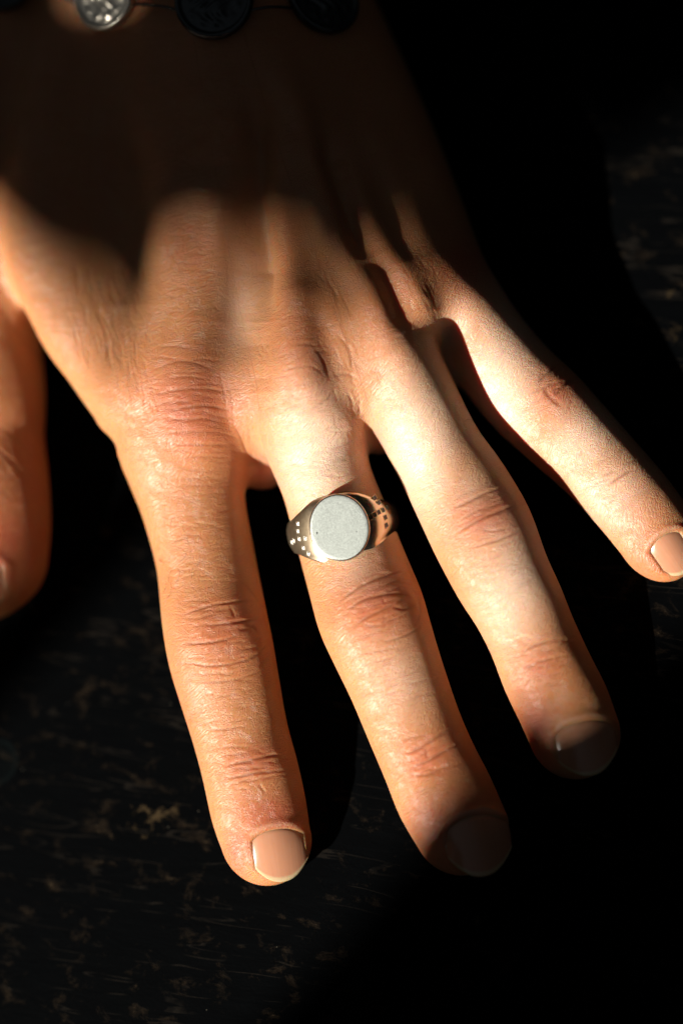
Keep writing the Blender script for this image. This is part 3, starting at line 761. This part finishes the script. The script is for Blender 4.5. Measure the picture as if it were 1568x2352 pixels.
def build_ring():
    c = np.array([(779 - 784) / PX, -(1212 - 1176) / PX, 0.0])
    th = math.radians(12)
    e1 = np.array([math.cos(th), math.sin(th), 0.0]); e2 = np.array([math.sin(th), -math.cos(th), 0.0]); e3 = np.array([0, 0, 1.])
    # tilt: the near (left) side of the face leans slightly down
    tl = math.radians(4); e1, e3 = e1 * math.cos(tl) + e3 * math.sin(tl), e3 * math.cos(tl) - e1 * math.sin(tl)
    sw = surf_at(778, 1212)[2]
    top = sw + .20; c[2] = top
    s = (D - top) / D; c[0] *= s; c[1] *= s
    root = empty('signet_ring', c - e3 * 1.9)
    tag(root, 'silver signet ring with plain round face and engraved crosses on the middle finger', 'ring')
    def lp(x, y, z): return c + e1 * x + e2 * y + e3 * z
    RX = 1.075; HZ = 1.02
    PT = np.array([(0, -.06), (.25, -.068), (.45, -.105), (.60, -.175), (.74, -.285), (.87, -.45), (.98, -.68), (1.06, -.97), (1.075, -1.25), (.97, -1.6), (.72, -1.86), (.38, -2.0), (0, -2.04)])
    PA = np.linspace(0, 1, 600); kk = PA * (len(PT) - 1); PS = []
    for q in kk:
        i_ = min(int(q), len(PT) - 2); f = q - i_
        g = lambda m: np.array([-PT[1][0], PT[1][1]]) if m < 0 else (np.array([-PT[-2][0], PT[-2][1]]) if m >= len(PT) else PT[m])
        p0, p1, p2, p3 = g(i_ - 1), g(i_), g(i_ + 1), g(i_ + 2)
        PS.append(.5 * (2 * p1 + (p2 - p0) * f + (2 * p0 - 5 * p1 + 4 * p2 - p3) * f * f + (3 * p1 - p0 - 3 * p2 + p3) * f ** 3))
    PS = np.array(PS)
    for _ in range(3): PS[4:-4] = (PS[:-8] + PS[2:-6] + PS[4:-4] + PS[6:-2] + PS[8:]) / 5
    def prof(t):       # t: -1..1 round the finger, 0 = top; returns outer x,z
        t = (t + 1) % 2 - 1
        return math.copysign(np.interp(abs(t), PA, PS[:, 0]), t), float(np.interp(abs(t), PA, PS[:, 1]))
    def halfw(x, z):
        if z > -HZ: return float(np.interp(abs(x), [0, .3, .5, .64, .78, .88, 1.0, 1.08], [.655, .63, .575, .505, .43, .375, .315, .285]))
        return .285 - .11 * min((-HZ - z) / .9, 1)
    nt = 144; prof_pts = []
    NSEC = 18
    Vr = []; F = []
    for i in range(nt):
        t = -1 + 2 * i / nt
        x, z = prof(t); x2, z2 = prof(t + .008); x0, z0 = prof(t - .008)
        tx, tz = x2 - x0, z2 - z0; l = math.hypot(tx, tz); nx, nz = -tz / l, tx / l
        if nx * x + nz * (z + HZ) < 0: nx, nz = -nx, -nz
        h = halfw(x, z); thick = .13 + .12 * max(0, 1 - abs(t) * 3.0)
        # cross-section: rounded outer arc, flat inner
        for j in range(NSEC):
            ph = 2 * math.pi * j / NSEC
            cy = math.cos(ph); sz = math.sin(ph)
            yy = h * math.copysign(abs(cy) ** .75, cy)
            rr = (-.04 * (abs(yy) / h) ** 2.0) if sz >= 0 else -thick
            dd = -thick / 2 + thick / 2 * math.copysign(abs(sz) ** .5, sz)
            if sz > 0: dd -= (.05 + .03 * max(0, 1 - abs(t) * 4)) * (abs(yy) / h) ** 2.5
            Vr.append(lp(x + nx * dd, yy, z + nz * dd))
    for i in range(nt):
        for j in range(NSEC):
            a = i * NSEC + j; b = i * NSEC + (j + 1) % NSEC; i2 = (i + 1) % nt
            F.append((a, i2 * NSEC + j, i2 * NSEC + (j + 1) % NSEC, b))
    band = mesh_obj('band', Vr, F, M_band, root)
    # the round face: a disc standing slightly proud, rounded rim
    Vd = []; F = []; ns = 96
    rim = [(0, 0.0), (.30, .0), (.50, .0), (.545, -.001), (.562, -.006), (.572, -.016), (.576, -.03), (.576, -.24), (.50, -.26)]
    for r, z in rim:
        for k in range(ns):
            a = 2 * math.pi * k / ns
            Vd.append(lp(r * .97 * math.cos(a) if r else 0, r * 1.09 * math.sin(a) if r else 0, z + .0))
    for i in range(len(rim) - 1):
        for k in range(ns):
            F.append((i * ns + k, (i + 1) * ns + k, (i + 1) * ns + (k + 1) % ns, i * ns + (k + 1) % ns))
    face = mesh_obj('signet_face', Vd, F, M_sat, root)
    face.data.materials.append(M_pol)
    for p in face.data.polygons:
        if p.index >= 3 * ns: p.material_index = 1
    # tiny pits on the face
    def put(pt_px, size, rot, mat_rim, name, n=4, flatness=1.0, bright=False):
        # find the ring surface under this pixel by marching along the view ray to the outer profile
        X = (pt_px[0] - 784) / PX; Y = -(pt_px[1] - 1176) / PX
        best = None
        for t in np.linspace(-.5, .5, 801):
            x, z = prof(t); cx_ = lp(x, 0, z)
            s_ = (D - cx_[2]) / D
            d = (X * s_ - cx_[0]) * e1[0] + (Y * s_ - cx_[1]) * e1[1]
            yy = ((X * s_ - cx_[0]) * e2[0] + (Y * s_ - cx_[1]) * e2[1])
            if best is None or abs(d) < best[0]: best = (abs(d), t, yy)
        t, yy = best[1], best[2]
        x, z = prof(t); x2, z2 = prof(t + .008); x0, z0 = prof(t - .008)
        tx, tz = x2 - x0, z2 - z0; l = math.hypot(tx, tz); tx /= l; tz /= l; nx, nz = -tz, tx
        if nx * x + nz * (z + HZ) < 0: nx, nz = -nx, -nz
        h = halfw(x, z); drop = -.05 * (min(abs(yy) / h, 1)) ** 2.5
        T3 = e1 * tx + e3 * tz; N3 = e1 * nx + e3 * nz; o3 = lp(x, yy, z) + N3 * (drop + .001)
        if (T3[0]) < 0: T3 = -T3
        vv = []; cr, sr = math.cos(rot), math.sin(rot)
        hs = size / 2
        for (r, zz) in ((1.15, -.010), (1.0, .004), (.92, .004), (.86, .001), (.0, .022 if bright else .0012)):
            for q in range(4):
                sx, sy = ((-1, -1), (1, -1), (1, 1), (-1, 1))[q]
                ux = sx * hs * r; uy = sy * hs * r
                vv.append(o3 + T3 * (ux * cr - uy * sr) + e2 * (ux * sr + uy * cr) + N3 * zz)
        ff = []
        for r in range(4):
            for q in range(4): ff.append((r * 4 + q, r * 4 + (q + 1) % 4, r * 4 + 4 + (q + 1) % 4, r * 4 + 4 + q))
        o = mesh_obj(name, vv, ff, M_pol, band, smooth=False)
        o.data.materials.append(M_pit)
        for p in o.data.polygons:
            if p.index >= 8: p.material_index = 1
        return o
    cp = lambda x, y: (603 + x * .238, 1062 + y * .238)
    Rt = [(1097,338),(1130,385),(1163,460),(1185,530),(1195,605),(1210,435),(1122,480),(1078,505),(1038,532)]
    Lt = [(335,595),(340,665),(352,740),(388,828),(432,885),(410,735),(300,755),(262,775),(228,780)]
    for i, p in enumerate(Rt): put(cp(*p), .092, -.25 + rng.normal(0, .12), 0, 'engraved_square')
    for i, p in enumerate(Lt):
        o = put(cp(*p), .075, .2 + rng.normal(0, .1), 0, 'engraved_square', bright=True)
        o.data.materials.clear(); o.data.materials.append(M_glint); 
        for q in o.data.polygons: q.material_index = 0
    for (x, y, sz) in ((525, 682, .030), (905, 668, .016)):
        P2 = cp(x, y); X = (P2[0] - 784) / PX; Y = -(P2[1] - 1176) / PX; s_ = (D - top) / D
        ctr = np.array([X * s_, Y * s_, top])
        d_ = ctr - c; z_ = -(d_[0] * e3[0] + d_[1] * e3[1]) / e3[2]; ctr[2] = top + z_ + .0015
        vv = [ctr + np.array([0, 0, .0005])] + [ctr + sz * (1 + .25 * math.sin(3 * a)) * .5 * np.array([math.cos(a), 1.3 * math.sin(a), 0]) for a in np.linspace(0, 2 * math.pi, 9)[:-1]]
        mesh_obj('pit_mark', vv, [(0, 1 + k, 1 + (k + 1) % 8) for k in range(8)], M_pit, face)
    return root
ringo = build_ring()

# ------------------------------------------------------------------ bracelet of coin-like links
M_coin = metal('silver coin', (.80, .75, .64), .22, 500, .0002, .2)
M_dark = metal('shaded coin metal', (.085, .092, .095), .25, 500, .0002, .2)  # coins out of the sun: their shade is put into the colour
def build_bracelet():
    c0 = surf_at(490, 5)
    root = empty('bracelet', at(490, -10, 0))
    tag(root, 'metal bracelet of round coin links across the wrist at the top edge', 'bracelet')
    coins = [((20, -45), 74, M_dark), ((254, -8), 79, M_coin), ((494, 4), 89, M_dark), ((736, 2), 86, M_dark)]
    frames = []
    for (cx, cy), r, mat in coins:
        pts = [surf_at(cx + dx, max(cy + dy, -120)) for dx, dy in ((-r * .7, 0), (r * .7, 0), (0, -r * .6), (0, r * .7), (0, 0))]
        s = [p for p in pts if p is not None]
        ctr = surf_at(cx, cy)
        if ctr is None: continue
        xv = pts[1] - pts[0] if pts[0] is not None and pts[1] is not None else np.array([1, 0, 0.]); xv = xv / np.linalg.norm(xv)
        yv = pts[2] - pts[3] if pts[2] is not None and pts[3] is not None else np.array([0, 1., 0]); yv = yv - xv * (xv @ yv); yv = yv / np.linalg.norm(yv)
        zv = np.cross(xv, yv)
        hgt = max((p - ctr) @ zv for p in s) + .11
        R_ = r / PX * (D - ctr[2]) / D
        o3 = ctr + zv * hgt
        # keep the rim where the picture has it
        V_ = []; F_ = []; ns = 72
        prof_ = [(1.0, -.5), (1.03, -.2), (1.03, .35), (1.0, .75), (.95, .9), (.90, .75), (.86, .40)] + [(rr, None) for rr in np.linspace(.82, 0.03, 18)]
        th = .13
        for ir, (rr, zz) in enumerate(prof_):
            for k in range(ns):
                a = 2 * math.pi * k / ns; x = rr * math.cos(a); y = rr * math.sin(a)
                if zz is None:
                    # embossed relief of an abstract wreath and head
                    z = .40
                    z += .55 * math.exp(-((x * 1.0 + .05) ** 2 + (y - .05) ** 2) / .10)
                    z += .35 * math.exp(-((x - .10) ** 2 * 14 + (y + .38) ** 2 * 9))
                    z += .22 * math.exp(-((rr - .66) / .07) ** 2) * (0.5 + .5 * math.sin(a * 11 + cx))
                    z += .16 * math.sin(x * 19 + 4 * math.sin(y * 7 + cx)) * math.exp(-(rr / .62) ** 4)
                else: z = zz
                V_.append(o3 + xv * R_ * x + yv * R_ * y + zv * th * z)
        for ir in range(len(prof_) - 1):
            for k in range(ns): F_.append((ir * ns + k, ir * ns + (k + 1) % ns, (ir + 1) * ns + (k + 1) % ns, (ir + 1) * ns + k))
        F_.append(tuple((len(prof_) - 1) * ns + k for k in range(ns)))
        F_.append(tuple(k for k in range(ns))[::-1])
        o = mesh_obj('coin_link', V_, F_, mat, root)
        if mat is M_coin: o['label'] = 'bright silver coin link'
        frames.append((o3, xv, R_, zv))
    for i in range(len(frames) - 1):
        a = frames[i]; b = frames[i + 1]
        p = a[0] + a[1] * a[2] * .98; q = b[0] - b[1] * b[2] * .98
        for off in (.10,):
            pts = [p + (q - p) * t + np.array([0, off * (1 + .2 * math.sin(t * 3)) - .28, .10 * math.sin(t * math.pi)]) for t in np.linspace(-.15, 1.15, 12)]
            Vt = []; Ft = []
            for m_, pp in enumerate(pts):
                for k in range(8):
                    an = k * math.pi / 4; Vt.append(pp + .028 * (np.array([0, 1, 0]) * math.cos(an) + np.array([0, 0, 1]) * math.sin(an)))
            for m_ in range(11):
                for k in range(8): Ft.append((m_ * 8 + k, m_ * 8 + (k + 1) % 8, m_ * 8 + 8 + (k + 1) % 8, m_ * 8 + 8 + k))
            mesh_obj('connecting_bar', Vt, Ft, M_dark, root)
    return root
bracelet = build_bracelet()

# ------------------------------------------------------------------ added blockers shaped to shade the hand (out of frame)
M_sheet = plain('dark blocker sheet', (.012, .011, .010), (.02, .018, .016), 300, .9)
DIST = 135.0
Lh = Vector((Lw.x, Lw.y, 0)).normalized()
lat = Vector((-Lh.y, Lh.x, 0))            # along the blocker plane, towards the wrist
def to_plane(pxy, H, DIST=DIST):
    g = Vector(place(at(pxy[0], pxy[1], H)))
    base = -Lh * (DIST * .01 * math.hypot(Lw.x, Lw.y))
    t = (base - g).dot(Lh) / Lw.dot(Lh)
    q = g + Lw * t
    return ((q - base).dot(lat), q.z), base
def shade_sheet(name, label, edge, side, holes=(), dist=DIST):
    pts = [to_plane(p[:2], p[2], dist)[0] for p in edge]; base = to_plane((0, 0), 0, dist)[1]
    pts.sort(key=lambda q: 0) 
    z0 = -1.0; z1 = 3.0
    A_ = [(pts[0][0], z0)] if pts[0][1] < pts[-1][1] else [(pts[0][0], z1)]
    e2_ = (pts[-1][0], z1) if pts[0][1] < pts[-1][1] else (pts[-1][0], z0)
    far = pts[0][0] + side * 1.5
    loop = A_ + pts + [e2_, (far, e2_[1]), (far, A_[0][1])]
    polys = [[Vector((x, y, 0)) for x, y in loop]] + [[Vector((x, y, 0)) for x, y in h] for h in holes]
    tri = tessellate_polygon(polys)
    flat = [v for pl in polys for v in pl]; n = len(flat)
    def w3(v, d): 
        return base + lat * v.x + Vector((0, 0, v.y)) - Lh * (d + .006 * math.sin(v.x * 60))
    VV = [tuple(w3(v, 0)) for v in flat] + [tuple(w3(v, .004)) for v in flat]
    F = [tuple(t) for t in tri] + [tuple(n + i for i in reversed(t)) for t in tri]
    o_ = 0
    for pl in polys:
        m = len(pl)
        for i in range(m):
            a = o_ + i; b = o_ + (i + 1) % m; F.append((a, b, n + b, n + a))
        o_ += m
    o = mesh_obj(name, VV, F, M_sheet, None, smooth=False, world=False)
    return tag(o, label, 'blocker')
UPPER = [(-500,360,2.6),(-60,470,2.6),(20,550,2.6),(70,640,2.9),(160,710,3.0),(250,725,3.0),(320,770,3.0),(365,790,3.1),(388,600,3.3),(418,470,3.4),(510,465,3.4),(528,640,3.2),(560,850,3.2),(604,850,3.2),(624,640,3.2),(650,465,3.4),(738,460,3.3),(758,600,3.3),(792,730,3.2),(838,730,3.2),(848,560,3.2),(885,475,3.0),(960,490,2.9),(1060,525,2.6),(1300,410,0),(1500,280,0),(1900,60,0)]  # edge lobes shaped to throw the soft shade on the hand
LOWER = [(-100,2660,0),(560,2400,0),(815,2120,0),(940,1890,1.2),(1060,1765,1.3),(1155,1660,1.3),(1262,1510,1.5),(1460,1480,0),(1560,1430,0),(1800,1290,0)]
holes = []
cpt, _b = to_plane((238, -86), 4.1, 175.0)
hole = [(cpt[0] + .0080 * math.cos(a), cpt[1] + .0068 * math.sin(a)) for a in np.linspace(0, 2 * math.pi, 17)[:-1]]  # opening added so sun reaches the silver coin
shade_sheet('blocker', 'dark curtain added to shade the wrist side, out of frame', UPPER, +1, [hole], 1.75 * 100)
shade_sheet('blocker', 'dark curtain added to shade the fingertips, out of frame', LOWER, -1)
# an added post, out of view; its rounded top takes the sun off the thumb
M_thumb_blocker = plain('thumb blocker brown', (.06, .035, .02), (.11, .07, .04), 40, .8)
def shade_post():
    (ca, cb), base = to_plane((62, 1160), 2.3)
    (l_, _), _b = to_plane((60, 1440), 2.0); (h_, _), _b = to_plane((60, 1170), 2.3)
    ca = (l_ + h_) / 2; rad = abs(h_ - l_) / 2; top = cb + .0050
    V_ = []; F = []; ns = 32
    prof = [(1, -.7), (1, top - .006), (.97, top - .003), (.9, top - .001), (.8, top), (0.01, top)]
    for rr, z in prof:
        for k in range(ns):
            a = 2 * math.pi * k / ns
            V_.append(tuple(base + lat * (ca + rad * rr * math.cos(a)) + Lh * (rad * rr * math.sin(a) - rad) + Vector((0, 0, z))))
    for i in range(len(prof) - 1):
        for k in range(ns): F.append((i * ns + k, i * ns + (k + 1) % ns, (i + 1) * ns + (k + 1) % ns, (i + 1) * ns + k))
    F.append(tuple((len(prof) - 1) * ns + k for k in range(ns)))
    o = mesh_obj('thumb_blocker', V_, F, M_thumb_blocker, None, world=False)
    tag(o, 'added round post standing in the gap between the two curtains, out of frame', 'shade_post')
shade_post()
for o in bpy.data.objects:
    if '_o' in o: del o['_o']
